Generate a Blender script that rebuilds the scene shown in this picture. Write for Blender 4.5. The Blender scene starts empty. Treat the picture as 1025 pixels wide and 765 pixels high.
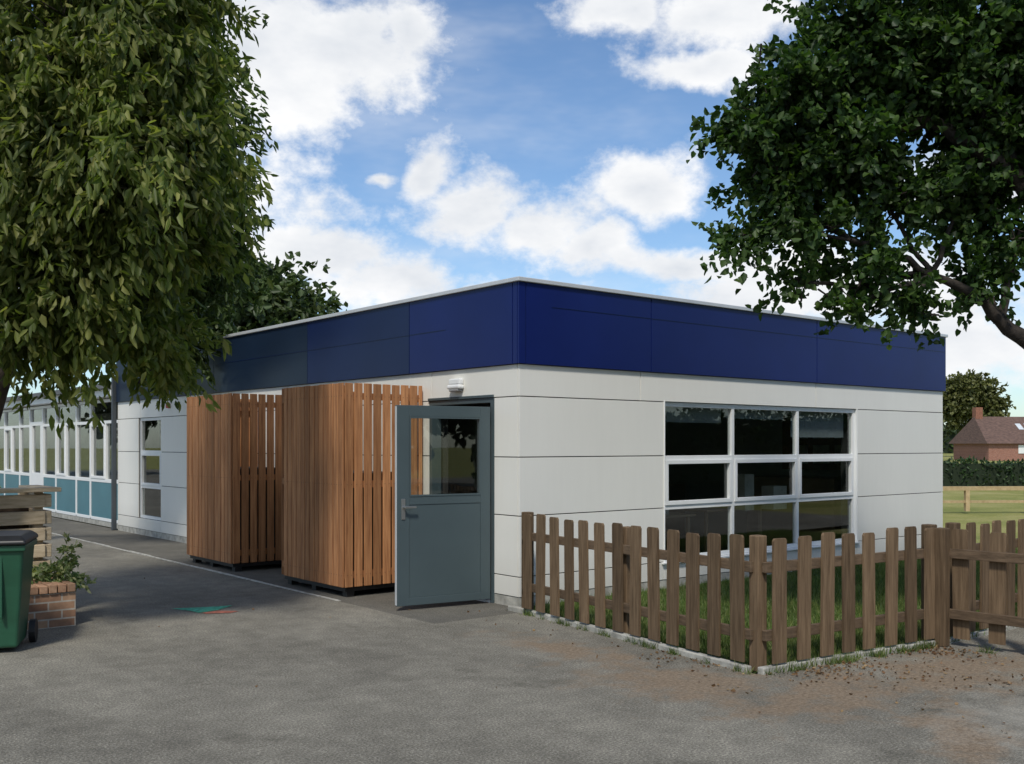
import bpy, math, random
import numpy as np
from mathutils import Vector
rng=np.random.default_rng(7); random.seed(7)
S=bpy.context.scene
CAM=np.array([-6.39,-7.70,1.6]); R_=np.array([.774,-.633,0]); F_=np.array([.633,.774,0]); FL=1020.0; YH=445.0
def site(lat,d,z=0.0):            # survey coordinates: offset right / ahead of the view point, height
    p=CAM+R_*lat+F_*d; return np.array([p[0],p[1],z])
def sp(px,py,d):                  # bearing + depth -> real place
    return site((px-512)/FL*d,d,1.6+(YH-py)/FL*d)
# ---------------------------------------------------------------- materials
def new_mat(n):
    m=bpy.data.materials.new(n); m.use_nodes=True; nt=m.node_tree
    return m,nt,nt.nodes,nt.links,nt.nodes['Principled BSDF']
def mixc(N,L,fac,a,b):
    x=N.new('ShaderNodeMix'); x.data_type='RGBA'
    for s,v in ((x.inputs[0],fac),(x.inputs[6],a),(x.inputs[7],b)):
        if hasattr(v,'is_output'): L.new(v,s)
        elif isinstance(v,(int,float)): s.default_value=v
        else: s.default_value=(*v,1) if len(v)==3 else v
    return x.outputs[2]
def mth(N,L,op,a,b=None,clamp=False):
    x=N.new('ShaderNodeMath'); x.operation=op; x.use_clamp=clamp
    for i,v in enumerate((a,b)):
        if v is None: continue
        if hasattr(v,'is_output'): L.new(v,x.inputs[i])
        else: x.inputs[i].default_value=v
    return x.outputs[0]
def ramp(N,L,fac,stops):
    r=N.new('ShaderNodeValToRGB'); L.new(fac,r.inputs[0])
    e=r.color_ramp.elements
    while len(e)<len(stops): e.new(0.5)
    for i,(p,c) in enumerate(stops):
        e[i].position=p; e[i].color=(*c,1) if len(c)==3 else c
    return r.outputs[0]
def noise(N,L,scale,detail=5,rough=.55,mapscale=None,vec=None):
    if vec is None:
        tc=N.new('ShaderNodeTexCoord'); vec=tc.outputs['Object']
    if mapscale:
        mp=N.new('ShaderNodeMapping'); mp.inputs['Scale'].default_value=mapscale; L.new(vec,mp.inputs['Vector']); vec=mp.outputs[0]
    n=N.new('ShaderNodeTexNoise'); n.inputs['Scale'].default_value=scale; n.inputs['Detail'].default_value=detail; n.inputs['Roughness'].default_value=rough
    L.new(vec,n.inputs['Vector']); return n.outputs['Fac']
def bump(N,L,h,st,dist,P):
    b=N.new('ShaderNodeBump'); b.inputs['Strength'].default_value=st; b.inputs['Distance'].default_value=dist
    L.new(h,b.inputs['Height']); L.new(b.outputs[0],P.inputs['Normal'])
def simple(n,c,rough=.6,var=.12,scale=3,metal=0,bmp=0,bscale=60,spec=.5,mapscale=None):
    m,nt,N,L,P=new_mat(n)
    f=noise(N,L,scale,4,.6,mapscale)
    lo=tuple(x*(1-var) for x in c); hi=tuple(min(1,x*(1+var)) for x in c)
    L.new(ramp(N,L,f,[(.3,lo),(.7,hi)]),P.inputs['Base Color'])
    P.inputs['Roughness'].default_value=rough; P.inputs['Metallic'].default_value=metal
    P.inputs['Specular IOR Level'].default_value=spec
    if bmp: bump(N,L,noise(N,L,bscale,3),bmp,.01,P)
    return m
def wallmat(n,c):
    m,nt,N,L,P=new_mat(n)
    g=N.new('ShaderNodeNewGeometry')
    f=noise(N,L,1.2,4,.6,(1,1,.35)); f2=noise(N,L,14,3,.6,(1,1,.12))
    k=mth(N,L,'MULTIPLY_ADD',f,.10); k.node.inputs[2].default_value=.93
    k1=mth(N,L,'MULTIPLY_ADD',f2,.05); k1.node.inputs[2].default_value=.975
    k2=mth(N,L,'MULTIPLY_ADD',g.outputs['Random Per Island'],.05); k2.node.inputs[2].default_value=.965
    kk=mth(N,L,'MULTIPLY',mth(N,L,'MULTIPLY',k,k1),k2)
    tc=N.new('ShaderNodeTexCoord'); sx=N.new('ShaderNodeSeparateXYZ'); L.new(tc.outputs['Object'],sx.inputs[0])
    mr=N.new('ShaderNodeMapRange'); L.new(sx.outputs[2],mr.inputs[0]); mr.inputs[1].default_value=.1; mr.inputs[2].default_value=.55; mr.inputs[3].default_value=.45; mr.inputs[4].default_value=0
    d=mth(N,L,'MULTIPLY',mr.outputs[0],f)
    mm=N.new('ShaderNodeVectorMath'); mm.operation='SCALE'; mm.inputs[0].default_value=c; L.new(kk,mm.inputs['Scale'])
    L.new(mixc(N,L,d,mm.outputs[0],(.33,.29,.23)),P.inputs['Base Color']); P.inputs['Roughness'].default_value=.5; P.inputs['Specular IOR Level'].default_value=.35
    return m
def wood(n,c1,c2,rough=.75,grain=(40,40,2.5),isl=.35,spec=.2):
    m,nt,N,L,P=new_mat(n)
    g=N.new('ShaderNodeNewGeometry')
    tc=N.new('ShaderNodeTexCoord'); va=N.new('ShaderNodeVectorMath'); va.operation='MULTIPLY_ADD'
    cx=N.new('ShaderNodeCombineXYZ')
    for i in range(3): L.new(g.outputs['Random Per Island'],cx.inputs[i])
    L.new(cx.outputs[0],va.inputs[0]); va.inputs[1].default_value=(7,5,9); L.new(tc.outputs['Object'],va.inputs[2])
    f=noise(N,L,1,5,.65,grain,va.outputs[0])
    f2=noise(N,L,.7,3,.5,None,va.outputs[0])
    col=ramp(N,L,f,[(.3,c1),(.7,c2)])
    v=mth(N,L,'MULTIPLY_ADD',g.outputs['Random Per Island'],isl*2); v.node.inputs[2].default_value=1-isl
    v2=mth(N,L,'MULTIPLY_ADD',f2,.6); v2.node.inputs[2].default_value=.7
    vv=mth(N,L,'MULTIPLY',v,v2)
    mm=N.new('ShaderNodeVectorMath'); mm.operation='SCALE'; L.new(col,mm.inputs[0]); L.new(vv,mm.inputs['Scale'])
    L.new(mm.outputs[0],P.inputs['Base Color']); P.inputs['Roughness'].default_value=rough; P.inputs['Specular IOR Level'].default_value=spec
    bump(N,L,f,.35,.004,P); return m
def leafmat(n,c1,c2,c3,trans=.35):
    m,nt,N,L,P=new_mat(n)
    g=N.new('ShaderNodeNewGeometry')
    f=noise(N,L,1.1,1)
    col=ramp(N,L,g.outputs['Random Per Island'],[(0,c1),(.55,c2),(1,c3)])
    v=mth(N,L,'MULTIPLY_ADD',f,1.2); v.node.inputs[2].default_value=.4
    mm=N.new('ShaderNodeVectorMath'); mm.operation='SCALE'; L.new(col,mm.inputs[0]); L.new(v,mm.inputs['Scale'])
    L.new(mm.outputs[0],P.inputs['Base Color']); P.inputs['Roughness'].default_value=.5; P.inputs['Specular IOR Level'].default_value=.35
    t=N.new('ShaderNodeBsdfTranslucent')
    s2=N.new('ShaderNodeVectorMath'); s2.operation='MULTIPLY'; L.new(mm.outputs[0],s2.inputs[0]); s2.inputs[1].default_value=(1.3,1.5,.6)
    L.new(s2.outputs[0],t.inputs['Color'])
    mx=N.new('ShaderNodeMixShader'); mx.inputs[0].default_value=trans
    L.new(P.outputs[0],mx.inputs[1]); L.new(t.outputs[0],mx.inputs[2])
    L.new(mx.outputs[0],N['Material Output'].inputs['Surface']); return m
def glassmat(n,tint=(.90,.93,.92)):
    m=bpy.data.materials.new(n); m.use_nodes=True; nt=m.node_tree; N=nt.nodes; L=nt.links; N.remove(N['Principled BSDF'])
    t=N.new('ShaderNodeBsdfTransparent'); t.inputs[0].default_value=(*tint,1)
    g=N.new('ShaderNodeBsdfGlossy'); g.inputs['Roughness'].default_value=.01
    lw=N.new('ShaderNodeLayerWeight'); lw.inputs['Blend'].default_value=.5
    b=N.new('ShaderNodeBump'); b.inputs['Strength'].default_value=.06; b.inputs['Distance'].default_value=.02
    L.new(noise(N,L,1.1,1),b.inputs['Height']); L.new(b.outputs[0],g.inputs['Normal'])
    k=mth(N,L,'MULTIPLY_ADD',mth(N,L,'POWER',lw.outputs['Facing'],4.0),.8); k.node.inputs[2].default_value=.06; k.node.use_clamp=True
    x=N.new('ShaderNodeMixShader'); L.new(k,x.inputs[0]); L.new(t.outputs[0],x.inputs[1]); L.new(g.outputs[0],x.inputs[2])
    L.new(x.outputs[0],N['Material Output'].inputs['Surface']); return m
# ---------------------------------------------------------------- mesh helpers
def link(o,parent=None):
    S.collection.objects.link(o)
    if parent: o.parent=parent
    return o
def empty(n,loc=(0,0,0)):
    e=bpy.data.objects.new(n,None); e.empty_display_size=.3; link(e); return e
def mesh(n,v,f,m,parent=None,smooth=False):
    me=bpy.data.meshes.new(n); me.from_pydata([tuple(map(float,x)) for x in v],[],f); me.update()
    mats=m if isinstance(m,list) else [m]
    for q in mats: me.materials.append(q)
    if smooth: me.polygons.foreach_set('use_smooth',[True]*len(me.polygons))
    return link(bpy.data.objects.new(n,me),parent)
BF=[(0,3,2,1),(4,5,6,7),(0,1,5,4),(1,2,6,5),(2,3,7,6),(3,0,4,7)]
def boxes(n,L_,m,parent=None,bev=0):
    v=[];f=[]
    for b in L_:
        x0,x1,y0,y1,z0,z1=b[:6]; k=len(v)
        v+=[(x0,y0,z0),(x1,y0,z0),(x1,y1,z0),(x0,y1,z0),(x0,y0,z1),(x1,y0,z1),(x1,y1,z1),(x0,y1,z1)]
        f+=[tuple(i+k for i in q) for q in BF]
    o=mesh(n,v,f,m,parent)
    if bev:
        md=o.modifiers.new('b','BEVEL'); md.width=bev; md.segments=2; md.limit_method='ANGLE'
    return o
def rboxes(n,L_,m,parent=None,bev=0):
    v=[];f=[]
    for b in L_:
        cx,cy,z0,z1,lx,ly,a=b[:7]; ln=b[7] if len(b)>7 else 0
        c,s=math.cos(a),math.sin(a); k=len(v)
        for z in (z0,z1):
            for sx,sy in ((-1,-1),(1,-1),(1,1),(-1,1)):
                dx=sx*lx/2+(ln*(z-z0)); dy=sy*ly/2
                v.append((cx+dx*c-dy*s,cy+dx*s+dy*c,z))
        f+=[tuple(i+k for i in q) for q in BF]
    o=mesh(n,v,f,m,parent)
    if bev:
        md=o.modifiers.new('b','BEVEL'); md.width=bev; md.segments=2; md.limit_method='ANGLE'
    return o
def tubes(n,paths,m,parent=None,sides=7):
    V=[];Fc=[]
    for P in paths:
        pts=[np.array(p[:3],float) for p in P]; rad=[p[3] for p in P]; base=len(V)
        for i,p in enumerate(pts):
            d=pts[min(i+1,len(pts)-1)]-pts[max(i-1,0)]; d/=np.linalg.norm(d)+1e-9
            a=np.cross(d,[0.31,.2,.93]); a/=np.linalg.norm(a)+1e-9; b=np.cross(d,a)
            for k in range(sides):
                t=2*math.pi*k/sides; V.append(p+(a*math.cos(t)+b*math.sin(t))*rad[i])
        for i in range(len(pts)-1):
            for k in range(sides):
                q=base+i*sides; k2=(k+1)%sides
                Fc.append((q+k,q+k2,q+sides+k2,q+sides+k))
    return mesh(n,V,Fc,m,parent,True)
def quadmesh(n,V,m,nv,faces,parent=None):
    K=len(V)//nv; fa=np.array(faces); q=(fa[None]+ (np.arange(K)*nv)[:,None,None]).reshape(-1,fa.shape[1])
    me=bpy.data.meshes.new(n); me.vertices.add(len(V)); me.vertices.foreach_set('co',V.astype(np.float32).ravel())
    me.loops.add(q.size); me.loops.foreach_set('vertex_index',q.astype(np.int32).ravel())
    me.polygons.add(len(q)); w=fa.shape[1]
    me.polygons.foreach_set('loop_start',(np.arange(len(q))*w).astype(np.int32)); me.polygons.foreach_set('loop_total',np.full(len(q),w,np.int32))
    me.materials.append(m); me.update(calc_edges=True); me.validate()
    return link(bpy.data.objects.new(n,me),parent)
def nrm(a): return a/(np.linalg.norm(a,axis=-1,keepdims=True)+1e-9)
def leaves(n,pos,dirv,length,width,m,parent=None,fold=.25):
    K=len(pos); d=nrm(dirv); rr=nrm(rng.normal(size=(K,3))); s=nrm(np.cross(d,rr)); up=np.cross(s,d)
    ln=length*(.65+.7*rng.random((K,1))); w=width*(.7+.6*rng.random((K,1)))
    b=pos; 
    V=np.stack([b, b+d*ln*.35+s*w*.5+up*w*fold, b+d*ln*.72+s*w*.36+up*w*fold*.6-up*ln*.05, b+d*ln-up*ln*.15,
                b+d*ln*.72-s*w*.36+up*w*fold*.6-up*ln*.05, b+d*ln*.35-s*w*.5+up*w*fold],1).reshape(-1,3)
    return quadmesh(n,V,m,6,[(0,1,2,3),(0,3,4,5)],parent)
def crown(clusters,twl,lpt,droop=.3,shell=.45):
    P=[];D=[];T=[]
    for c,r,nt in clusters:
        c=np.array(c);r=np.array(r)*np.ones(3)
        d=nrm(rng.normal(size=(nt,3))); rad=rng.random((nt,1))**shell
        lump=1+.2*np.sin(d[:,:1]*5+c[0]*3)+.16*np.sin(d[:,1:2]*6+c[1]*5)+.14*np.sin(d[:,2:]*7+c[2]*4)
        p=c+d*rad*r*lump
        td=nrm(d*.8+rng.normal(size=(nt,3))*.6+np.array([0,0,-droop]))
        T.append(np.stack([p,p+td*twl],1))
        u=rng.random((nt,lpt,1)); L=twl*(.5+1.0*rng.random((nt,1,1)))
        q=p[:,None]+td[:,None]*u*L+rng.normal(size=(nt,lpt,3))*twl*.11+np.array([0,0,-1])*(u**2)*L*droop*.6
        ld=td[:,None]*.7+rng.normal(size=(nt,lpt,3))*.6+np.array([0,0,-droop*1.4])
        P.append(q.reshape(-1,3)); D.append(ld.reshape(-1,3))
    return np.concatenate(P),np.concatenate(D),np.concatenate(T)
def bent(a,b,r0,r1,n=6,wob=.12,sag=.0):
    a=np.array(a,float);b=np.array(b,float);L=np.linalg.norm(b-a);o=[]
    off=rng.normal(size=3)*wob*L
    for i in range(n+1):
        t=i/n; p=a*(1-t)+b*t+off*math.sin(math.pi*t)*.6+np.array([0,0,sag*L*math.sin(math.pi*t)])+(rng.normal(size=3)*.018*L if 0<i<n else 0)
        o.append((*p,r0*(1-t)+r1*t))
    return o
# ---------------------------------------------------------------- material instances
M_white=wallmat('wall_panel_white',(.82,.805,.745))
M_back=simple('wall_backing_dark',(.03,.03,.03),.9)
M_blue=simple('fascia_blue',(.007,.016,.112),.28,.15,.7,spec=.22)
M_blue1=simple('fascia_blue_mid',(.008,.018,.072),.28,.15,.7,spec=.22)  # in-between blue, partly toned for the painted reflection; seam trim shares it
M_blue2=simple('fascia_blue_reflect',(.011,.022,.046),.28,.15,.7,spec=.28)  # slate tone: reflection on the far fascia put into the base colour
M_alu=simple('aluminium_trim',(.62,.64,.65),.4,.05,5,metal=.2)
M_upvc=simple('window_frame_white',(.80,.81,.80),.35,.03,3)
M_door=simple('door_paint',(.062,.088,.096),.45,.06,2)
M_steel=simple('steel',(.5,.5,.5),.3,.05,5,metal=.9)
M_black=simple('black_plastic',(.015,.015,.016),.45,.2,8)
M_glass=glassmat('glass')
M_cedar=wood('cedar_boards',(.25,.105,.045),(.52,.255,.115),.7,(38,38,2.0),.3)
M_fence=wood('fence_timber',(.080,.052,.030),(.19,.13,.078),.85,(45,45,3),.32)
M_fenceh=wood('fence_rail_timber',(.07,.048,.030),(.16,.11,.07),.85,(8,8,40),.2)
M_sleeper=wood('planter_timber',(.40,.31,.20),(.66,.54,.38),.8,(6,6,40),.2)
M_conc=simple('concrete',(.36,.35,.31),.9,.35,9,bmp=.3,bscale=80)
M_roof=simple('roof_membrane',(.12,.12,.12),.8)
M_int=simple('interior_wall',(.42,.42,.39),.8,.06)
M_intf=simple('interior_floor',(.10,.09,.08),.6,.15)
M_teal=simple('teal_panel',(.07,.19,.23),.4,.08,2)
M_red=simple('red_plastic',(.5,.02,.02),.4)
M_bark=simple('bark',(.075,.060,.045),.95,.5,14,bmp=.9,bscale=30)
M_bark2=simple('bark_dark',(.035,.028,.022),.95,.5,14,bmp=.9,bscale=30)
M_soil=simple('soil',(.05,.035,.024),.95,.4,20,bmp=.8,bscale=40)
M_bin=simple('bin_green',(.018,.085,.045),.42,.15,6)
L_left=leafmat('leaf_left',(.085,.115,.026),(.14,.175,.042),(.28,.28,.09),.5)
L_mid=leafmat('leaf_mid',(.04,.07,.016),(.075,.115,.027),(.12,.16,.045),.35)
L_right=leafmat('leaf_right',(.020,.046,.011),(.040,.084,.019),(.085,.14,.034),.40)
L_far=leafmat('leaf_far',(.030,.050,.014),(.050,.080,.022),(.08,.105,.035),.2)
L_hedge=leafmat('leaf_hedge',(.018,.04,.012),(.03,.06,.018),(.045,.08,.024),.2)
L_shrub=leafmat('leaf_shrub',(.08,.13,.035),(.20,.25,.10),(.50,.48,.27),.3)
L_litter=leafmat('leaf_litter',(.09,.045,.02),(.17,.095,.045),(.28,.19,.09),.1)
L_grass=leafmat('grass_blade',(.05,.09,.018),(.095,.15,.034),(.21,.22,.08),.3)
def brickmat(n,c1,c2,mo,ang=0,diag=False):
    m,nt,N,L,P=new_mat(n); tc=N.new('ShaderNodeTexCoord')
    sx=N.new('ShaderNodeSeparateXYZ'); L.new(tc.outputs['Object'],sx.inputs[0])
    if diag: u=mth(N,L,'ADD',sx.outputs[0],sx.outputs[1])
    else: u=mth(N,L,'ADD',mth(N,L,'MULTIPLY',sx.outputs[0],math.cos(ang)),mth(N,L,'MULTIPLY',sx.outputs[1],math.sin(ang)))
    cb=N.new('ShaderNodeCombineXYZ'); L.new(u,cb.inputs[0]); L.new(sx.outputs[2],cb.inputs[1])
    b=N.new('ShaderNodeTexBrick'); L.new(cb.outputs[0],b.inputs['Vector'])
    b.inputs['Color1'].default_value=(*c1,1); b.inputs['Color2'].default_value=(*c2,1); b.inputs['Mortar'].default_value=(*mo,1)
    b.inputs['Scale'].default_value=1; b.inputs['Brick Width'].default_value=.225; b.inputs['Row Height'].default_value=.075; b.inputs['Mortar Size'].default_value=.007; b.inputs['Bias'].default_value=-.1
    f=noise(N,L,9,5,.65); v=mth(N,L,'MULTIPLY_ADD',f,1.2); v.node.inputs[2].default_value=.4
    mm=N.new('ShaderNodeVectorMath'); mm.operation='SCALE'; L.new(b.outputs['Color'],mm.inputs[0]); L.new(v,mm.inputs['Scale'])
    L.new(mm.outputs[0],P.inputs['Base Color']); P.inputs['Roughness'].default_value=.9
    bump(N,L,b.outputs['Fac'],-.6,.01,P); return m
# ---------------------------------------------------------------- ground materials
def ell(N,L,pos,cx,cy,rx,ry,ang):
    dx=mth(N,L,'SUBTRACT',pos[0],cx); dy=mth(N,L,'SUBTRACT',pos[1],cy); c,s=math.cos(ang),math.sin(ang)
    u=mth(N,L,'ADD',mth(N,L,'MULTIPLY',dx,c/rx),mth(N,L,'MULTIPLY',dy,s/rx))
    v=mth(N,L,'ADD',mth(N,L,'MULTIPLY',dx,-s/ry),mth(N,L,'MULTIPLY',dy,c/ry))
    d=mth(N,L,'SQRT',mth(N,L,'ADD',mth(N,L,'MULTIPLY',u,u),mth(N,L,'MULTIPLY',v,v)))
    return mth(N,L,'SUBTRACT',1.0,d)
def asphalt():
    m,nt,N,L,P=new_mat('asphalt')
    tc=N.new('ShaderNodeTexCoord'); o=tc.outputs['Object']; sx=N.new('ShaderNodeSeparateXYZ'); L.new(o,sx.inputs[0]); pos=(sx.outputs[0],sx.outputs[1])
    fine=noise(N,L,70,3,.85); mid=noise(N,L,5,6,.65); big=noise(N,L,.55,4,.6); vbig=noise(N,L,1.6,5,.7,(1,.35,1))
    c=ramp(N,L,fine,[(.30,(.062,.058,.047)),(.5,(.180,.168,.138)),(.72,(.39,.365,.30))])
    k=mth(N,L,'MULTIPLY_ADD',mid,.8); k.node.inputs[2].default_value=.60
    k2=mth(N,L,'MULTIPLY_ADD',big,1.2); k2.node.inputs[2].default_value=.42
    k3=mth(N,L,'MULTIPLY_ADD',vbig,.8); k3.node.inputs[2].default_value=.60
    kk=mth(N,L,'MULTIPLY',mth(N,L,'MULTIPLY',k,k2),k3)
    mm=N.new('ShaderNodeVectorMath'); mm.operation='SCALE'; L.new(c,mm.inputs[0]); L.new(kk,mm.inputs['Scale']); col=mm.outputs[0]
    v=N.new('ShaderNodeTexVoronoi'); v.inputs['Scale'].default_value=48; L.new(o,v.inputs['Vector'])
    g=mth(N,L,'LESS_THAN',v.outputs['Distance'],.2); gm=mth(N,L,'MULTIPLY',g,mth(N,L,'GREATER_THAN',mid,.50))
    col=mixc(N,L,mth(N,L,'MULTIPLY',gm,.5),col,(.45,.42,.35))
    stn=noise(N,L,1.3,6,.75); sm=N.new('ShaderNodeMapRange'); sm.interpolation_type='SMOOTHSTEP'; L.new(stn,sm.inputs[0]); sm.inputs[1].default_value=.56; sm.inputs[2].default_value=.68; sm.inputs[4].default_value=.42
    col=mixc(N,L,sm.outputs[0],col,(.070,.066,.050))
    ms=None
    for e in ((-1.15,-3.15,.75,1.1,.2),(-.6,-3.9,1.3,.6,.05),(.6,-4.1,1.5,.75,0),(1.6,-5.0,1.3,1.2,0),(-1.0,-1.8,.35,1.2,.1),(-.9,-4.9,.9,.35,.5)):
        x=ell(N,L,pos,*e); ms=x if ms is None else mth(N,L,'MAXIMUM',ms,x)
    dn=noise(N,L,3.2,7,.72)
    dd=mth(N,L,'ADD',ms,mth(N,L,'MULTIPLY',mth(N,L,'SUBTRACT',dn,.55),3.2))
    dd=mth(N,L,'MULTIPLY',dd,1.7,True); dd=mth(N,L,'MULTIPLY',dd,.8)
    df=noise(N,L,40,4,.7)
    col=mixc(N,L,dd,col,ramp(N,L,df,[(.3,(.11,.075,.048)),(.7,(.33,.25,.17))]))
    x=ell(N,L,pos,-.3,-5.0,1.0,.6,.3); x=mth(N,L,'MULTIPLY',mth(N,L,'ADD',x,mth(N,L,'MULTIPLY',mth(N,L,'SUBTRACT',mid,.5),2.5)),.9,True)
    col=mixc(N,L,mth(N,L,'MULTIPLY',x,.4),col,(.38,.36,.31))
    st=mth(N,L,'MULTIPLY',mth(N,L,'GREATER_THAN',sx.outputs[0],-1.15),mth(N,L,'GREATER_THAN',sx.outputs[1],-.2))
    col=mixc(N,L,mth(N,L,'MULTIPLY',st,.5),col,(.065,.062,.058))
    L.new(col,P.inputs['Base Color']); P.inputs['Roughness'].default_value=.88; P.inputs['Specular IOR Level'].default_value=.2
    bump(N,L,fine,.6,.012,P); return m
def fieldmat():
    m,nt,N,L,P=new_mat('field_grass')
    a=noise(N,L,.25,6,.7); b=noise(N,L,25,4,.7)
    c=ramp(N,L,a,[(.3,(.14,.17,.045)),(.5,(.25,.25,.08)),(.7,(.36,.32,.14))])
    k=mth(N,L,'MULTIPLY_ADD',b,1.0); k.node.inputs[2].default_value=.5
    mm=N.new('ShaderNodeVectorMath'); mm.operation='SCALE'; L.new(c,mm.inputs[0]); L.new(k,mm.inputs['Scale'])
    L.new(mm.outputs[0],P.inputs['Base Color']); P.inputs['Roughness'].default_value=.95; P.inputs['Specular IOR Level'].default_value=.1
    bump(N,L,b,.5,.05,P); return m
M_asph=asphalt(); M_field=fieldmat()
M_lawn=simple('lawn_soil',(.07,.09,.028),.95,.45,4,bmp=.6,bscale=50,spec=.1)
# ---------------------------------------------------------------- ground
mesh('ground',[(-400,-400,-.06),(500,-400,-.06),(500,500,-.06),(-400,500,-.06)],[(0,1,2,3)],M_field)
lawn=[(-.08,-.02),(-.08,-.30),(-.46,-3.18),(1.42,-3.43),(9.5,-3.6),(9.5,-.02)]
mesh('lawn',[(x,y,0.01) for x,y in lawn],[tuple(range(len(lawn)))],M_lawn)
asp=[(-40,-40),(14,-40),(14,-3.7),(1.42,-3.53),(-.56,-3.27),(-.18,-.28),(-.18,0),(0.05,0),(0.05,60),(-40,60)]
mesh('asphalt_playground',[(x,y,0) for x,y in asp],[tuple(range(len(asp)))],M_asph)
def seg_list(p,q,w,z0,z1,step=.9,gap=.01,off=0):
    p=np.array(p,float);q=np.array(q,float);L=np.linalg.norm(q-p);n=max(1,round(L/step));a=math.atan2(q[1]-p[1],q[0]-p[0]);o=[]
    for i in range(n):
        c=p+(q-p)*(i+.5)/n; o.append((c[0],c[1],z0,z1+random.uniform(-.004,.004),L/n-gap,w,a))
    return o
kl=seg_list((-.14,-.02),(-.14,-.27),.06,-.05,.045)+seg_list((-.15,-.30),(-.55,-3.2),.06,-.05,.045)+seg_list((-.54,-3.28),(1.42,-3.53),.06,-.05,.045)+seg_list((1.45,-3.55),(9,-3.66),.06,-.05,.04)
rboxes('kerb',kl,M_conc,None,.008)
rboxes('edging_strip',seg_list((-1.14,1.5),(-1.14,24),.030,-.05,.010),simple('edging_pale',(.40,.39,.35),.85,.5,12))
mesh('playground_marking',[(*site(a,b)[:2],.005) for a,b in ((-3.33,9.95),(-3.0,10.05),(-2.78,10.15),(-2.85,9.85),(-2.98,9.7),(-3.1,9.82))],[(0,1,2,3,4,5)],simple('paint_green',(.06,.34,.22),.8,.6,25))
mesh('playground_marking.001',[(*site(a,b)[:2],.005) for a,b in ((-2.84,9.83),(-2.62,9.8),(-2.68,9.7),(-2.9,9.66),(-2.95,9.7))],[(0,1,2,3,4)],simple('paint_red',(.42,.14,.09),.8,.6,25))
def blades(n,area,K,h,m,parent=None):
    x0,x1,y0,y1=area
    p=np.stack([rng.uniform(x0,x1,K),rng.uniform(y0,y1,K),np.full(K,.01)],1)
    keep=(p[:,0]>-.06+(p[:,1]+.3)*.13)&(p[:,1]>-3.38-(p[:,0]+.5)*.10)
    p=p[keep];K=len(p)
    ang=rng.random(K)*6.28; s=np.stack([np.cos(ang),np.sin(ang),np.zeros(K)],1)*.004
    hh=h*(.4+rng.random((K,1))); tip=p+np.concatenate([rng.normal(size=(K,2))*h*.35,np.zeros((K,1))],1)+np.array([0,0,1])*hh
    V=np.stack([p-s,p+s,tip],1).reshape(-1,3)
    return quadmesh(n,V,m,3,[(0,1,2)],parent)
blades('grass',(-.5,9.4,-3.6,-.1),90000,.06,L_grass)
tp=[]
for (p,q,n) in (((-.19,-.3),(-.60,-3.25),26),((-.55,-3.33),(1.4,-3.58),26),((1.4,-3.6),(1.45,-6),14)):
    for _ in range(n):
        t=rng.random(); tp.append((p[0]+(q[0]-p[0])*t,p[1]+(q[1]-p[1])*t))
tp=np.array(tp); P=np.repeat(tp,26,0)+rng.normal(size=(len(tp)*26,2))*.022; K=len(P); P=np.concatenate([P,np.zeros((K,1))],1)
an=rng.random(K)*6.28; s_=np.stack([np.cos(an),np.sin(an),np.zeros(K)],1)*.003
tip=P+np.concatenate([rng.normal(size=(K,2))*.03,rng.uniform(.02,.08,(K,1))],1)
quadmesh('weeds',np.stack([P-s_,P+s_,tip],1).reshape(-1,3),L_grass,3,[(0,1,2)])
# ---------------------------------------------------------------- school building
B=empty('school_building')
X1=8.2; Y1=11.8; H=3.2; ZF=2.40
g=.005
rows=[(.10,.30),(.30,.90),(.90,1.48),(1.48,2.08)]
pan=[]
for z0,z1 in rows:
    pan.append((0,2.09-g,0,.02,z0+g,z1-g)); pan.append((5.91+g,X1,0,.02,z0+g,z1-g))
pan.append((2.09,5.91,0,.02,.10+g,.30-g))
for a,b in ((0,1.71),(1.71,4.97),(4.97,X1)): pan.append((a+(g if a else 0),b-g,0,.02,2.08+g,ZF-g))
for z0,z1 in rows:
    for a,b in ((.028,.40),(1.55,3.0),(3.0,6.05),(6.05,9.6),(10.69,Y1)):
        pan.append((0,.02,a+(0 if a<.1 else g),b-g,z0+g,z1-g))
pan.append((0,.02,9.6,10.69,.10+g,.30-g))
for a,b in ((.028,1.5),(1.5,4.5),(4.5,7.6),(7.6,10.6),(10.6,Y1)): pan.append((0,.02,a+(0 if a<.1 else g),b-g,2.08+g,ZF-g))
boxes('wall_panels',pan,M_white,B,.002)
bk=[(.021,2.08,.021,.25,0,H-.03),(5.92,X1-.01,.021,.25,0,H-.03),(2.08,5.92,.021,.25,0,.29),(2.08,5.92,.021,.25,2.10,H-.03),
    (.021,.25,.25,.41,0,H-.03),(.021,.25,.41,1.54,2.10,H-.03),(.021,.25,1.54,9.61,0,H-.03),(.021,.25,9.61,10.68,0,.29),(.021,.25,9.61,10.68,2.10,H-.03),(.021,.25,10.68,Y1,0,H-.03),
    (X1-.25,X1-.01,.25,Y1,0,H-.03),(.25,X1-.25,Y1-.25,Y1,0,H-.03)]
boxes('wall_core',bk,M_back,B)
boxes('side_cladding',[(X1-.008,X1+.012,.021,Y1,.1,ZF)],M_white,B)
fa=[]
for i,(a,b) in enumerate(((-.03,.06),(.06,1.85),(1.85,4.95),(4.95,X1+.03))): fa.append((a+(g if i else 0),b-g*(i<3),-.03,-.008,ZF,H))
for a,b in ((-.006,.07),(.07,1.9)): fa.append((-.03,-.008,a+g,b-g,ZF,H))
fa.append((X1+.014,X1+.03,-.006,Y1,ZF,H))
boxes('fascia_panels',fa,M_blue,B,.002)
boxes('fascia_panels_reflect_mid',[(-.03,-.008,1.9+g,4.3-g,ZF,H)],M_blue1,B,.002)  # step between navy and slate, reflection painted as a colour change
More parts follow.
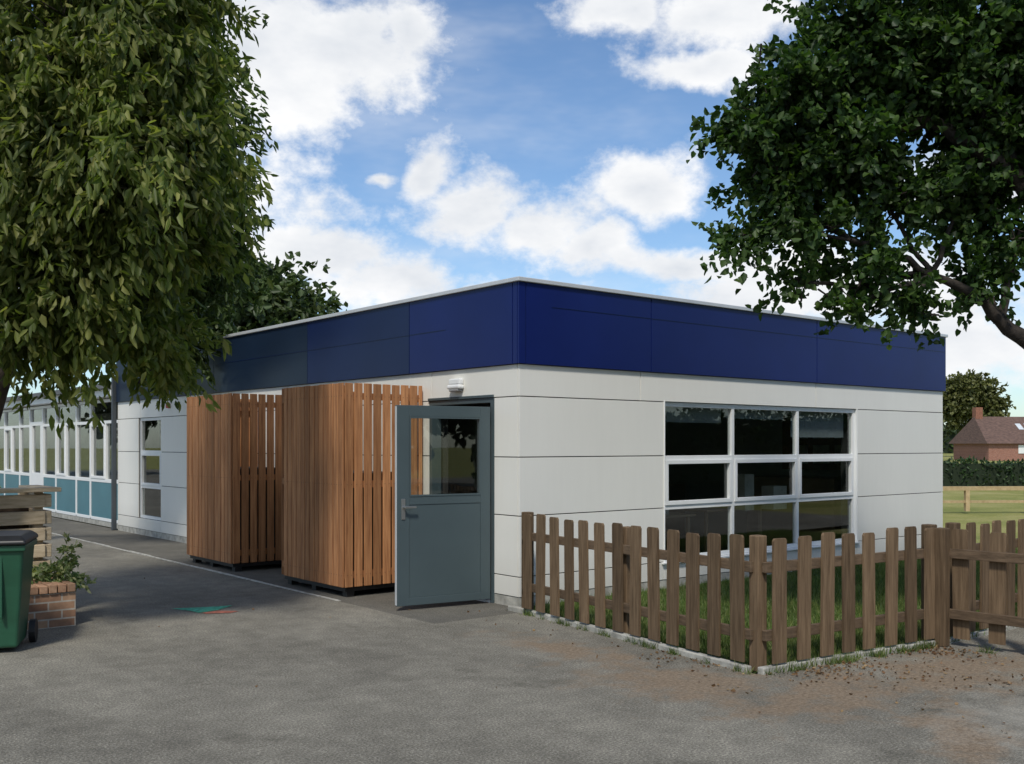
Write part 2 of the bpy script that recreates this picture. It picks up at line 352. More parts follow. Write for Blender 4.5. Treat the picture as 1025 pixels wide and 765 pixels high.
boxes('fascia_panels_reflect',[(-.03,-.008,a+g,b-g,ZF,H) for a,b in ((4.3,7.3),(7.3,10.3),(10.3,Y1))],M_blue2,B,.002)  # same navy panels, greyer because their reflection is painted in
boxes('fascia_backing',[(-.007,X1+.013,-.007,.0205,ZF+.01,H-.01),(-.007,.0205,.0206,Y1,ZF+.01,H-.01)],M_back,B)
boxes('fascia_seam_trim',[(-.034,-.031,1.2,Y1,2.83,2.836),(.4,X1,-.034,-.031,2.98,2.984)],M_blue1,B)
boxes('roof_trim',[(-.055,X1+.055,-.055,.12,H+.002,H+.045),(-.055,.12,.12,Y1+.02,H+.002,H+.045),(X1-.12,X1+.055,.12,Y1+.02,H+.002,H+.045)],M_alu,B,.006)
boxes('roof',[(.12,X1-.12,.12,Y1,H-.06,H-.01)],M_roof,B)
boxes('wall_base_trim',[(.006,X1,.006,.022,0,.098),(.006,.022,.03,.40,0,.098),(.006,.022,1.56,Y1,0,.098)],M_conc,B)
boxes('end_pipe',[(-.09,-.01,Y1+.02,Y1+.10,0,2.9)],simple('pipe_dark',(.05,.06,.07),.5),B,.01)
boxes('interior_floor',[(.26,X1-.26,.26,Y1-.26,-.02,.02)],M_intf,B)
boxes('interior_ceiling',[(.26,X1-.26,.26,Y1-.26,2.52,2.56)],M_int,B)
boxes('interior_walls',[(.26,X1-.26,5.2,5.3,.02,2.52),(1.75,1.85,.26,5.2,.02,2.52),(X1-.31,X1-.26,.26,5.2,.02,2.52),(2.4,2.5,5.3,Y1-.3,.02,2.52)],M_int,B)
M_cork=simple('display_board',(.22,.10,.06),.9,.3,9); M_paper=simple('paper',(.5,.48,.42),.9,.2,6); M_tbl=simple('table_top',(.33,.24,.15),.5)
boxes('display_boards',[(3.0,4.6,5.16,5.19,1.0,2.1),(5.4,7.2,5.16,5.19,1.0,2.1),(7.85,7.88,1.2,2.6,1.2,2.1)],M_cork,B)
boxes('display_papers',[(3.1+.34*i,3.34+.34*i,5.145,5.155,1.12+.5*j,1.5+.5*j) for i in range(4) for j in range(2)]+[(7.835,7.845,1.3+.4*i,1.6+.4*i,1.3+.4*j,1.6+.4*j) for i in range(3) for j in range(2)],M_paper,B)
boxes('classroom_tables',[(2.6,3.8,1.0,1.6,.68,.71),(4.5,5.9,1.4,2.1,.68,.71),(2.7,2.74,1.05,1.09,.02,.68),(3.7,3.74,1.05,1.09,.02,.68),(4.6,4.64,1.5,1.54,.02,.68),(5.8,5.84,1.5,1.54,.02,.68)],M_tbl,B)
boxes('classroom_clutter',[(3.2,3.5,1.2,1.4,.71,.95),(4.8,5.0,1.0,1.2,.71,1.2),(5.3,5.6,.9,1.1,.71,1.03)],M_paper,B)
boxes('storage_units',[(6.9,7.8,1.0,2.6,.02,1.1),(6.4,7.6,4.5,5.1,.02,.9),(2.0,2.5,3.2,4.8,.02,1.3)],simple('unit_wood',(.28,.19,.11),.6),B,.01)
boxes('roller_blinds',[(2.16,3.26,.16,.165,1.86,2.05),(3.36,4.5,.16,.165,1.92,2.05),(4.66,5.84,.16,.165,1.70,2.05)],simple('blind',(.18,.20,.21),.8),B)
def window(name,u0,u1,z0,z1,cols,rws,plane,sash_rows=(),parent=None,depth=(.03,.09),fw=.05):
    fr=[];gl=[]
    d0,d1=depth
    def add(lst,a,b,c,d,e0,e1):
        lst.append((a,b,e0,e1,c,d) if plane=='y' else (e0,e1,a,b,c,d))
    add(fr,u0,u1,z0,z0+fw,d0,d1); add(fr,u0,u1,z1-fw,z1,d0,d1)
    add(fr,u0,u0+fw,z0+fw,z1-fw,d0,d1); add(fr,u1-fw,u1,z0+fw,z1-fw,d0,d1)
    cs=[u0+fw/2]+list(cols)+[u1-fw/2]; rs=[z0+fw/2]+list(rws)+[z1-fw/2]
    for c in cols: add(fr,c-fw/2,c+fw/2,z0+fw,z1-fw,d0+.001,d1-.001)
    for i in range(len(cs)-1):
        for r in rws: add(fr,cs[i]+fw/2,cs[i+1]-fw/2,r-fw/2,r+fw/2,d0+.002,d1-.002)
        for j in range(len(rs)-1):
            a,b,c,d=cs[i]+fw/2,cs[i+1]-fw/2,rs[j]+fw/2,rs[j+1]-fw/2
            if j in sash_rows:
                s=.045
                add(fr,a,b,c,c+s,d0-.012,d1-.02); add(fr,a,b,d-s,d,d0-.012,d1-.02)
                add(fr,a,a+s,c+s,d-s,d0-.012,d1-.02); add(fr,b-s,b,c+s,d-s,d0-.012,d1-.02)
            add(gl,a,b,c,d,d0+.03,d0+.034)
    f=boxes(name+'_frame',fr,M_upvc,parent,.003); q=boxes(name+'_glass',gl,M_glass,parent)
    return f,q
window('large_window',2.09,5.91,.30,2.08,(3.33,4.62),(.90,1.455),'y',(1,),B)
boxes('large_window_sill',[(2.05,5.95,-.035,.03,.278,.299)],M_upvc,B,.003)
boxes('large_window_reveal',[(2.086,2.094,-.012,.03,.30,2.09),(5.906,5.914,-.012,.03,.30,2.09)],M_upvc,B)
window('small_window',9.61,10.68,.30,2.08,(),(.86,1.48),'x',(1,),B)
boxes('door_frame',[(-.005,.12,.405,.455,0,2.08),(-.005,.12,1.49,1.54,0,2.08),(-.004,.12,.455,1.49,2.03,2.08),(-.02,.0,.40,1.55,2.082,2.11)],M_door,B,.003)
def leafdoor():
    D=empty('door_leaf_assembly'); D.parent=B
    W=1.02; a,b=.045,1.985
    p=[(0,.11,-.022,.022,a,b),(W-.13,W,-.022,.022,a,b),(.11,W-.13,-.022,.022,b-.11,b),(.11,W-.13,-.022,.022,1.02,1.10),(.11,W-.13,-.022,.022,a,.12),(.11,W-.13,-.016,.016,.12,1.02)]
    boxes('door_leaf',p,M_door,D,.003)
    boxes('door_glass',[(.11,W-.13,-.004,.004,1.10,b-.11)],M_glass,D)
    boxes('door_glazing_bead',[(.11,W-.13,-.027,.027,1.10,1.115),(.11,W-.13,-.027,.027,b-.125,b-.11),(.11,.125,-.027,.027,1.115,b-.125),(W-.145,W-.13,-.027,.027,1.115,b-.125)],M_door,D)
    boxes('door_handle',[(W-.085,W-.045,-.03,-.0225,.88,1.08),(W-.075,W-.055,-.07,-.03,.99,1.01),(W-.18,W-.055,-.082,-.066,.99,1.012)],M_steel,D,.003)
    boxes('door_hinges',[(-.012,.01,-.03,-.02,z,z+.1) for z in (.2,1.0,1.8)],M_steel,D)
    boxes('door_edge_strip',[(W-.001,W+.004,-.018,.018,a+.01,b-.01)],M_alu,D)
    boxes('door_handle_outside',[(.935,.975,.0225,.03,.88,1.08),(.945,.965,.03,.07,.99,1.01),(.84,.965,.066,.082,.99,1.012)],M_steel,D,.003)
    D.location=(-.03,.44,0); D.rotation_euler=(0,0,math.atan2(.17,-1.0))
leafdoor()
boxes('door_threshold',[(-.02,.3,.455,1.49,.0,.022)],M_alu,B)
boxes('bulkhead_light',[(-.075,-.001,.90,1.12,2.19,2.235),(-.06,-.001,.91,1.11,2.235,2.30)],M_upvc,B,.015)
boxes('bulkhead_lens',[(-.07,-.005,.93,1.09,2.165,2.19)],simple('lens_grey',(.3,.3,.3),.3),B,.008)
boxes('alarm_sounder',[(-.05,-.001,9.15,9.25,2.22,2.30)],M_red,B,.012)
boxes('sensor',[(-.06,-.001,3.9,3.99,2.22,2.32)],M_upvc,B,.015)
# ---------------------------------------------------------------- old classroom block
O=empty('classroom_block'); ox=.12; oy0=Y1+.12; oy1=36
fr=[];gl=[];tl=[]
y=oy0; i=0
fr.append((ox-.02,ox+.1,oy0,oy1,2.44,2.50)); 
while y<oy1-.1:
    w=(1.9,.95,1.5,1.05)[i%4]; door=(i==4); w=1.1 if door else w
    fr.append((ox-.012,ox+.05,y-.04,y+.04,.12,2.44))
    if door:
        fr.append((ox-.01,ox+.05,y+.045,y+w-.045,.12,.95)); fr.append((ox-.01,ox+.05,y+.045,y+.2,.95,2.05)); fr.append((ox-.01,ox+.05,y+w-.2,y+w-.045,.95,2.05)); fr.append((ox-.01,ox+.05,y+.045,y+w-.045,2.05,2.14))
        gl.append((ox+.03,ox+.034,y+.2,y+w-.2,.95,2.05)); gl.append((ox+.03,ox+.034,y+.045,y+w-.045,2.14,2.44))
    else:
        tl.append((ox+.0,ox+.05,y+.05,y+w-.05,.16,.86)); fr.append((ox-.008,ox+.05,y+.045,y+w-.045,.86,.93)); fr.append((ox-.008,ox+.05,y+.045,y+w-.045,2.02,2.08)); fr.append((ox-.008,ox+.05,y+.045,y+w-.045,.1,.16))
        if w>1.4:
            fr.append((ox-.008,ox+.05,y+w*.5-.03,y+w*.5+.03,.93,2.02))
            q=y+w*.5+.03; r=y+w-.045
            for b_ in ((q,q+.05,.93,2.02),(r-.05,r,.93,2.02),(q+.05,r-.05,.93,.98),(q+.05,r-.05,1.97,2.02)): fr.append((ox-.02,ox+.04,*b_))
        gl.append((ox+.03,ox+.034,y+.045,y+w-.045,.93,2.02)); gl.append((ox+.03,ox+.034,y+.045,y+w-.045,2.08,2.44))
    y+=w; i+=1
boxes('window_frames',fr,M_upvc,O,.004); boxes('windows_glass',gl,M_glass,O); boxes('teal_panels',tl,M_teal,O)
boxes('fascia_white',[(ox-.22,ox+.1,oy0-.02,oy1+1,2.52,2.74)],M_upvc,O,.004)
boxes('gutter',[(ox-.32,ox-.222,oy0-.02,oy1+1,2.66,2.76)],simple('gutter',(.12,.12,.12),.5),O,.01)
mesh('roof',[(ox-.3,oy0-.02,2.765),(ox-.3,oy1+1,2.765),(4.2,oy1+1,3.3),(4.2,oy0-.02,3.3),(8,oy0-.02,2.76),(8,oy1+1,2.76)],[(0,1,2,3),(3,2,5,4)],M_roof,O)
boxes('base',[(ox,ox+.3,oy0,oy1,0,.1)],M_conc,O)
boxes('rear_walls',[(7.7,8,oy0,oy1,0,2.75),(.5,7.7,oy1-.2,oy1,0,2.75),(.45,7.7,oy0,oy0+.1,0,2.75)],M_int,O)
boxes('interior_partition',[(3.0,3.1,oy0+.1,oy1-.2,.02,2.5)],M_int,O)
boxes('interior_slab',[(.43,7.7,oy0+.1,oy1-.2,0,.02),(.2,7.7,oy0+.1,oy1-.2,2.55,2.6)],M_intf,O)
boxes('interior_notices',[(2.97,2.99,oy0+1+2.1*k,oy0+2.2+2.1*k,1.1,1.9) for k in range(9)],M_paper,O)
# ---------------------------------------------------------------- timber enclosures
def enclosure(name,y0,y1,xf=-1.0,zt=2.25):
    E=empty(name); bd=[];inner=[];rail=[]
    w=.092;gp=.024
    y=y0+.0
    while y+w<=y1+.03:
        zz=zt+random.uniform(-.004,.004); bd.append((xf-.02+random.uniform(-.003,.003),xf,y,min(y+w,y1),.11,zz)); y+=w+.012
    n=int((abs(xf)-.06)/(w+gp)) 
    for k in range(n+1):
        x=xf+.002+k*(w+gp); x2=min(x+w,-.03)
        if x2-x<.03: continue
        j=random.uniform(-.003,.003)
        bd.append((x,x2,y0-.022+j*.5,y0-.002+j*.5,.11,zt+j)); bd.append((x,x2,y1+.002,y1+.022,.11,zt-j))
        if k<n:
            inner.append((x+w*.62,min(x+w*.62+.07,-.04),y0+.052,y0+.068,.13,zt-.03))
    for z in (.2,1.15,2.08):
        rail.append((xf+.002,-.05,y0+.0,y0+.045,z,z+.07)); rail.append((xf+.002,-.05,y1-.045,y1,z,z+.07)); rail.append((xf+.002,xf+.045,y0+.045,y1-.045,z,z+.07))
    for x in (xf+.05,-.12):
        for yy in (y0+.07,y1-.14): rail.append((x,x+.07,yy,yy+.07,.1,zt-.02))
    boxes('boards',bd,M_cedar,E,.003); boxes('inner_boards',inner,M_cedar,E); boxes('rails',rail,M_cedar,E)
    boxes('base_frame',[(xf+.02,-.03,y0+.02,y1-.02,.06,.10)],M_black,E)
    boxes('feet',[(x,x+.09,yy,yy+.09,0,.06) for x in (xf+.05,-.2) for yy in (y0+.03,(y0+y1)/2,y1-.13)],M_black,E)
    boxes('stored_unit',[(xf+.2,-.15,y0+.2,y1-.2,.101,1.3)],simple('unit_grey',(.06,.06,.06),.6),E,.02)
    sc=[]
    for b in bd:
        if b[1]-b[0]<.05:
            for z in (.235,1.185,2.115):
                for yy in (b[2]+.02,b[3]-.02): sc.append((b[0]-.002,b[0]+.001,yy-.003,yy+.003,z-.003,z+.003))
        elif b[2]<y0:
            for z in (.235,1.185,2.115):
                for xx in (b[0]+.02,b[1]-.02): sc.append((xx-.003,xx+.003,b[2]-.002,b[2]+.001,z-.003,z+.003))
    boxes('screws',sc,M_black,E)
enclosure('timber_enclosure',1.66,3.07); enclosure('timber_enclosure.001',4.44,5.87)
# ---------------------------------------------------------------- picket fence
def picket_run(name,p,q,parent,h=.95,sp_=.215,w=.125,side=1,posts=(True,True)):
    p=np.array(p,float);q=np.array(q,float);L=np.linalg.norm(q-p);d=(q-p)/L;nn=np.array([-d[1],d[0]])*side;a=math.atan2(d[1],d[0])
    n=int((L-.05)/sp_); V=[];Fc=[]
    prof=lambda w,h:[(-w/2,.06),(w/2,.06),(w/2,h-.018),(w/2-.012,h),(-w/2+.012,h),(-w/2,h-.018)]
    for i in range(n):
        c=p+d*(.12+i*(L-.2)/max(1,n-1)*.985+random.uniform(-.008,.008))+nn*(-.045); hh=h+random.uniform(-.014,.014); ww=w+random.uniform(-.005,.005); ln=random.uniform(-.02,.02)
        k=len(V); P=prof(ww,hh)
        for t in (-.01,.01):
            for (u,z) in P:
                uu=u+ln*z; V.append((c[0]+d[0]*uu+nn[0]*t,c[1]+d[1]*uu+nn[1]*t,z))
        m=len(P); Fc.append(tuple(k+j for j in range(m))); Fc.append(tuple(k+m+j for j in reversed(range(m))))
        for j in range(m): Fc.append((k+j,k+m+j,k+m+(j+1)%m,k+(j+1)%m))
    mesh(name+'_pickets',V,Fc,M_fence,parent)
    c=(p+q)/2
    rboxes(name+'_rails',[(c[0]-nn[0]*.012,c[1]-nn[1]*.012,z,z+.075,L,.04,a) for z in (.22,.70)],M_fenceh,parent,.004)
    ps=[]
    for on,pt_ in zip(posts,(p,q)):
        if on: ps.append((pt_[0]+nn[0]*.04,pt_[1]+nn[1]*.04,0,h+.01,.09,.09,a))
    if L>2.4: 
        m_=(p+q)/2; ps.append((m_[0]+nn[0]*.055,m_[1]+nn[1]*.055,0,h-.03,.08,.08,a))
    if ps: rboxes(name+'_posts',ps,M_fence,parent,.008)
Fn=empty('picket_fence')
picket_run('side',(-.14,-.24),(-.50,-3.20),Fn,side=1)
picket_run('front',(-.48,-3.26),(1.42,-3.50),Fn,side=1,posts=(False,True))
picket_run('return',(1.75,-3.53),(5.6,-3.60),Fn,side=1,posts=(True,True))
Fg=empty('picket_gate')
picket_run('gate',(1.44,-3.58),(1.50,-4.6),Fg,side=-1,h=.93,posts=(True,True))
picket_run('gate_run',(1.50,-4.68),(1.62,-6.6),Fg,side=-1,h=.95,posts=(False,True))
# ---------------------------------------------------------------- bin
yaw=math.atan2(-.633,.774)
def wheelie(loc,rot):
    E=empty('wheelie_bin')
    def fr(n,zs,m,bev=.02):
        V=[];Fc=[]
        for (z,wx,wy,oy) in zs: V+=[(-wx/2,-wy/2+oy,z),(wx/2,-wy/2+oy,z),(wx/2,wy/2+oy,z),(-wx/2,wy/2+oy,z)]
        k=len(zs)
        for i in range(k-1):
            for j in range(4): Fc.append((i*4+j,i*4+(j+1)%4,(i+1)*4+(j+1)%4,(i+1)*4+j))
        Fc.append((3,2,1,0)); Fc.append(tuple((k-1)*4+j for j in range(4)))
        o=mesh(n,V,Fc,m,E); md=o.modifiers.new('b','BEVEL'); md.width=bev; md.segments=3; md.limit_method='ANGLE'; return o
    fr('body',[(.04,.44,.46,.0),(.55,.51,.56,0),(.86,.55,.62,-.01)],M_bin,.025)
    fr('rim',[(.84,.585,.66,-.01),(.89,.585,.66,-.01)],M_bin,.01)
    fr('lid',[(.893,.60,.70,-.015),(.925,.60,.70,-.015),(.965,.50,.58,0)],M_black,.015)
    boxes('lid_handle',[(-.25,.25,.34,.40,.90,.93)],M_black,E,.01)
    boxes('ribs',[(-.12,-.10,-.315,-.27,.3,.82),(.10,.12,-.315,-.27,.3,.82)],M_bin,E,.005)
    V=[];Fc=[]
    for sx in (-.27,.27):
        k=len(V)
        for dx in (-.025,.025):
            for i in range(16):
                t=i/16*2*math.pi; V.append((sx+dx,.24+.1*math.cos(t),.1+.1*math.sin(t)))
        Fc.append(tuple(k+i for i in range(16))); Fc.append(tuple(k+31-i for i in range(16)))
        for i in range(16): Fc.append((k+i,k+(i+1)%16,k+16+(i+1)%16,k+16+i))
    mesh('wheels',V,Fc,M_black,E)
    E.location=loc; E.rotation_euler=(0,0,rot); E.scale=(.95,.95,.94)
wheelie(tuple(site(-4.07,8.0)),yaw+.30)
# ---------------------------------------------------------------- brick planter
PL=empty('brick_planter')
M_brk=brickmat('planter_brick',(.22,.11,.065),(.44,.28,.17),(.40,.36,.30),0,True)
boxes('brick_walls',[(-6.2,-3.66,1.75,1.96,0,.30),(-3.87,-3.66,1.96,3.4,0,.30),(-6.2,-5.99,1.96,3.4,0,.30),(-5.99,-3.87,3.19,3.4,0,.30)],M_brk,PL)
cop=[]; x=-6.2
while x<-3.7: cop.append((x+.004,x+.071,1.73,1.965,.303,.375+random.uniform(-.004,.004))); x+=.077
y=1.98
while y<3.35: cop.append((-3.88,-3.645,y+.004,y+.071,.303,.375+random.uniform(-.004,.004))); y+=.077
M_cop=wood('coping_brick',(.22,.11,.065),(.42,.27,.17),.9,(14,14,14),.4)
boxes('coping',cop,M_cop,PL,.006)
boxes('soil',[(-5.99,-3.87,1.96,3.19,.1,.28)],M_soil,PL)
TP=empty('timber_planter')
sl=[]
for k in range(5):
    z=.40+k*.155; sl.append((-5.6,-3.74,2.40,2.46,z,z+.12)); sl.append((-3.74,-3.68,2.42,3.10,z,z+.12))
sl+=[(-5.62,-3.62,2.32,2.50,1.165,1.205),(-3.80,-3.62,2.505,3.13,1.165,1.205)]
boxes('slats',sl,M_sleeper,TP,.006)
boxes('posts',[(-3.82,-3.745,2.465,2.54,.28,1.16),(-4.9,-4.82,2.465,2.54,.28,1.16),(-3.82,-3.745,3.0,3.07,.28,1.16)],M_sleeper,TP)
boxes('soil',[(-5.5,-3.83,2.62,2.98,.7,1.05)],M_soil,TP)
P,D,T=crown([(sp(58,580,9.25),(.18,.12,.11),60),(sp(25,575,9.25),(.18,.12,.12),40),(sp(66,556,9.4),(.06,.06,.10),16)],.10,14,.1)
shr=empty('shrub'); leaves('foliage',P,D,.05,.03,L_shrub,shr)
tubes('stems',[bent(sp(48,602,9.3),t[0],.006,.002,3) for t in T[::6]],M_bark,shr,5)
P,D,T=crown([(np.array([-4.6,2.8,1.1]),(.6,.2,.10),40)],.10,14,.1)
sh2=empty('shrub.001'); leaves('foliage',P,D,.05,.03,L_shrub,sh2)
# ---------------------------------------------------------------- trees
def make_tree(name,trunk,hubs,clusters,leaf,lmat,bark,twl,lpt,droop,shell=.45,ntw=220,twr=.007):
    E=empty(name); paths=[trunk]
    for (hp,r,frm) in hubs:
        a=np.array(trunk[-1][:3]) if frm is None else np.array(hubs[frm][0]); r0=trunk[-1][3]*.8 if frm is None else hubs[frm][1]
        paths.append(bent(a,hp,r0,r,7,.08))
    P,D,T=crown([c[:3] for c in clusters],twl,lpt,droop,shell)
    for c in clusters:
        h=hubs[c[3]]; paths.append(bent(h[0],c[0],h[1]*.75,.014,6,.1))
    idx=0
    for c in clusters:
        nt=c[2]; k=max(3,int(ntw*nt/max(1,len(T))))
        for j in rng.integers(0,nt,k):
            t=T[idx+j]; paths.append(bent(np.array(c[0])+rng.normal(size=3)*.12,t[0]*.7+t[1]*.3,twr*1.4,twr*.4,4,.12))
        idx+=nt
    tubes('trunk_and_branches',paths,bark,E,7)
    leaves('foliage',P,D,leaf[0],leaf[1],lmat,E)
    return E
def C(px,py,d,rx,rz,n,h,ry=None):
    return (sp(px,py,d),(rx,ry or rx,rz),n,h)
tr=[(-4.46,2.25,.25,.17),(-4.45,2.22,.9,.14),(*site(-4.66,8.9,1.6),.125),(*site(-4.42,8.85,2.3),.115),(*site(-4.1,8.8,3.0),.10)]
hubs=[(sp(60,180,8.6),.07,None),(sp(120,110,8.3),.05,0),(sp(40,40,8.6),.05,0),(sp(140,240,8.9),.035,0),(sp(-60,200,8.8),.06,None),(sp(110,-80,8.8),.045,2),(sp(60,310,8.0),.03,None)]
cl=[C(60,50,8.2,.8,.8,260,2),C(150,60,8.4,.46,.75,170,1),C(188,130,8.7,.33,.5,85,1),C(110,160,8.0,.65,.6,195,1),C(30,190,8.0,.7,.7,205,0),
    C(188,205,9.0,.30,.33,72,3),C(135,240,8.8,.40,.38,100,3),C(50,270,8.1,.5,.4,105,6),C(150,318,8.9,.24,.16,34,3),C(110,300,8.6,.30,.22,44,3),C(10,315,8.0,.32,.2,36,6),C(60,335,8.3,.26,.14,26,6),C(165,350,8.9,.16,.10,16,3),
    C(90,-70,8.6,.9,.8,260,5),C(170,-50,8.8,.46,.7,130,5),C(-60,20,8.6,1.0,1.2,230,4),C(-90,200,8.8,.8,.8,150,4),C(20,-160,9,1.2,.8,170,5)]
make_tree('broadleaf_tree',tr,hubs,cl,(.115,.042),L_left,M_bark,.34,24,.65,.5,260,.006)
b2=site(-8.3,15.5)
tr=[(b2[0],b2[1],0,.24),(b2[0],b2[1],1.5,.19),(b2[0]+.1,b2[1],3,.16)]
hubs=[(sp(110,220,15),.09,None),(sp(190,170,15),.06,0),(sp(60,100,15),.06,0)]
cl=[C(195,180,15,.75,1.1,320,1),C(200,255,15.3,.5,.55,150,1),C(130,250,15,.9,.8,230,0),C(100,150,15,1.2,1.4,280,2),C(175,90,15,.85,1.1,240,1),C(180,20,15,.40,.8,110,1),C(178,325,15.4,.36,.28,80,0),C(170,350,15.2,.28,.25,50,0),C(90,290,15,.9,.5,120,0)]
make_tree('ash_tree',tr,hubs,cl,(.13,.05),L_mid,M_bark,.40,24,.45,.5,160,.009)
tb=site(5.0,8.6)
tr=[(tb[0],tb[1],0,.2),(*site(4.98,8.6,.8),.17),(*site(4.9,8.6,1.5),.15),(*site(4.75,8.6,2.1),.13)]
hubs=[(sp(1000,320,8.5),.055,None),(sp(1020,180,8.4),.08,None),(sp(930,275,8.4),.032,0),(sp(930,120,8.3),.05,1),(sp(850,240,8.2),.02,2),(sp(830,110,8.3),.03,3),(sp(980,-20,8.5),.05,1)]
cl=[C(860,40,8.3,.50,.36,160,5),C(798,95,8.3,.34,.28,90,5),C(745,128,8.2,.20,.10,34,5),C(770,175,8.3,.24,.13,46,4),C(742,236,8.2,.20,.04,18,4),C(840,150,8.4,.48,.32,140,3),
    C(812,222,8.3,.28,.11,38,4),C(885,205,8.5,.42,.20,60,2),C(935,60,8.5,.6,.5,220,3),C(1000,120,8.5,.55,.55,200,1),C(1040,20,8.4,.7,.6,200,6),C(965,195,8.6,.36,.22,46,2),C(1020,230,8.5,.38,.24,46,0),
    C(870,265,8.3,.24,.07,26,2),C(915,295,8.3,.24,.06,22,2),C(975,275,8.6,.24,.10,22,0),C(860,-60,8.5,.5,.4,110,6),C(950,-80,8.5,.8,.5,160,6),C(1100,120,8.8,.8,1.0,200,6),C(1110,-60,8.8,1.0,.8,170,6),C(795,278,8.3,.14,.03,9,2),C(850,305,8.3,.10,.03,7,2)]
make_tree('maple_tree',tr,hubs,cl,(.070,.054),L_right,M_bark2,.30,28,.15,.55,460,.006)
def far_tree(name,c,r,h,n,mat=L_far,lf=(.32,.2)):
    E=empty(name); c=np.array(c)
    cl=[]
    for k in range(7):
        a=rng.random()*6.28; rr=r*.55*rng.random()**.5
        cl.append((c+np.array([math.cos(a)*rr,math.sin(a)*rr,h*(.42+.4*rng.random())]),(r*.5,r*.5,h*.2),n//7))
    cl.append((c+np.array([0,0,h*.78]),(r*.45,r*.45,h*.2),n//7))
    P,D,T=crown(cl,.7,9,.3,.5)
    leaves('foliage',P,D,lf[0],lf[1],mat,E)
    tubes('trunk',[[(*c,.3),(*(c+np.array([.1,0,h*.35])),.22),(*(c+np.array([0,.2,h*.7])),.08)]]+[bent(c+np.array([0,0,h*.3]),q[0],.12,.03,4) for q in cl],M_bark,E,6)
far_tree('oak_tree',site(-9.8,38),3.8,8.6,1700); far_tree('oak_tree.001',site(-13.5,42),4,9.5,1500); far_tree('oak_tree.002',site(-8.2,44),2.4,7.4,1000)
far_tree('oak_tree.003',site(64.5,142),5.0,12.0,1500,leafmat('leaf_olive',(.06,.07,.018),(.11,.12,.035),(.16,.16,.055),.2),(.5,.35))
k=4
for a,d,r,h in ((-30,48,5,9),(-42,40,6,10),(90,135,6,7),(110,130,7,9),(52,150,6,6)):
    far_tree('oak_tree.%03d'%k,site(a,d),r,h,1000,L_far,(.5,.35)); k+=1
for a,d,r,h in ((-16,-16,5,8),(-6,-20,5,9),(4,-19,5,8),(14,-17,5,9),(24,-10,5,8),(33,0,5,8),(29,-5,4.5,7),(38,6,5,8)):
    far_tree('lime_tree' if k==9 else 'lime_tree.%03d'%(k-9),site(a,d),r,h,900,L_far,(.5,.35)); k+=1
def hedge(name,p,q,w,h,n,lf,mat):
    p=np.array(p);q=np.array(q); t=rng.random((n,1)); c=p+(q-p)*t
    d=nrm((q-p)[None,:])[0]; nn=np.array([-d[1],d[0],0])
    s=rng.uniform(-1,1,(n,1)); z=rng.random((n,1))**.7; hh=h*(1+.06*np.sin(t*80)+.05*np.sin(t*211))
    pos=c+nn*s*w/2+np.array([0,0,1])*z*hh
    E=empty(name); leaves('foliage',pos,rng.normal(size=(n,3)),lf,lf*.6,mat,E)
    mid=(p+q)/2; L=np.linalg.norm(q-p)
    rboxes('core',[(mid[0],mid[1],-.05,h*.9,L,w*.8,math.atan2(d[1],d[0]))],simple('hedge_core',(.012,.022,.008),.95),E)
hedge('hedge',site(8,40),site(60,36),1.4,.98,26000,.14,L_hedge)
hedge('reflection_hedge',(5.0,-15.5,0),(30.0,-9.0,0),1.6,2.6,12000,.22,L_hedge)  # added out of view to darken what the large window reflects
hedge('distant_trees',site(-150,180),site(160,210),8,5.0,26000,1.1,L_far)
FF=empty('field_fence')
p=site(8,24.5);q=site(26,25.5); a=math.atan2(q[1]-p[1],q[0]-p[0]); ps=[]
for i in range(13):
    c=p+(q-p)*i/12; ps.append((c[0],c[1],0,.5,.1,.1,a))
M_ff=wood('field_fence_timber',(.34,.25,.13),(.5,.38,.22),.8,(10,10,10),.2)
rboxes('posts',ps,M_ff,FF); c=(p+q)/2; rboxes('rail',[(c[0],c[1],.502,.60,np.linalg.norm(q-p),.1,a),(c[0],c[1],.2,.26,np.linalg.norm(q-p),.05,a)],M_ff,FF)
Hs=empty('brick_house')
c=site(57.0,112); a=yaw+.1
def hl(u,v): return (c[0]+u*math.cos(a)-v*math.sin(a),c[1]+u*math.sin(a)+v*math.cos(a))
rboxes('walls',[(c[0],c[1],-.1,1.9,14,7,a)],brickmat('house_brick',(.28,.10,.06),(.34,.14,.09),(.3,.27,.24),a),Hs)
V=[(*hl(-7.4,-3.9),1.75),(*hl(7.4,-3.9),1.75),(*hl(7.4,3.9),1.75),(*hl(-7.4,3.9),1.75),(*hl(-6.6,0),4.7),(*hl(7.0,0),4.7)]
mesh('roof',V,[(0,1,5,4),(2,3,4,5),(3,0,4),(1,2,5),(3,2,1,0)],simple('roof_tiles',(.12,.072,.055),.85,.4,3,bmp=.5,bscale=8,mapscale=(1,1,4)),Hs)
def rf(u,s):
    return Vector((*hl(u,-3.9+3.9*s),1.75+2.95*s+.05))
V=[];Fc=[]
for u in (-2.6,-1.6,.2,1.2):
    k=len(V); V+=[rf(u,.5),rf(u+.6,.5),rf(u+.6,.72),rf(u,.72)]; Fc.append((k,k+1,k+2,k+3))
mesh('skylights',V,Fc,simple('skylight',(.6,.63,.65),.3),Hs)
x,y_=hl(-6.2,0); rboxes('chimney',[(x,y_,4.0,5.7,.8,.7,a)],simple('chimney_brick',(.25,.11,.07),.9,.3,8),Hs)
rboxes('windows',[(*hl(-3,-3.52),.7,1.6,1.4,.1,a),(*hl(2,-3.52),.7,1.6,1.8,.1,a)],M_upvc,Hs)
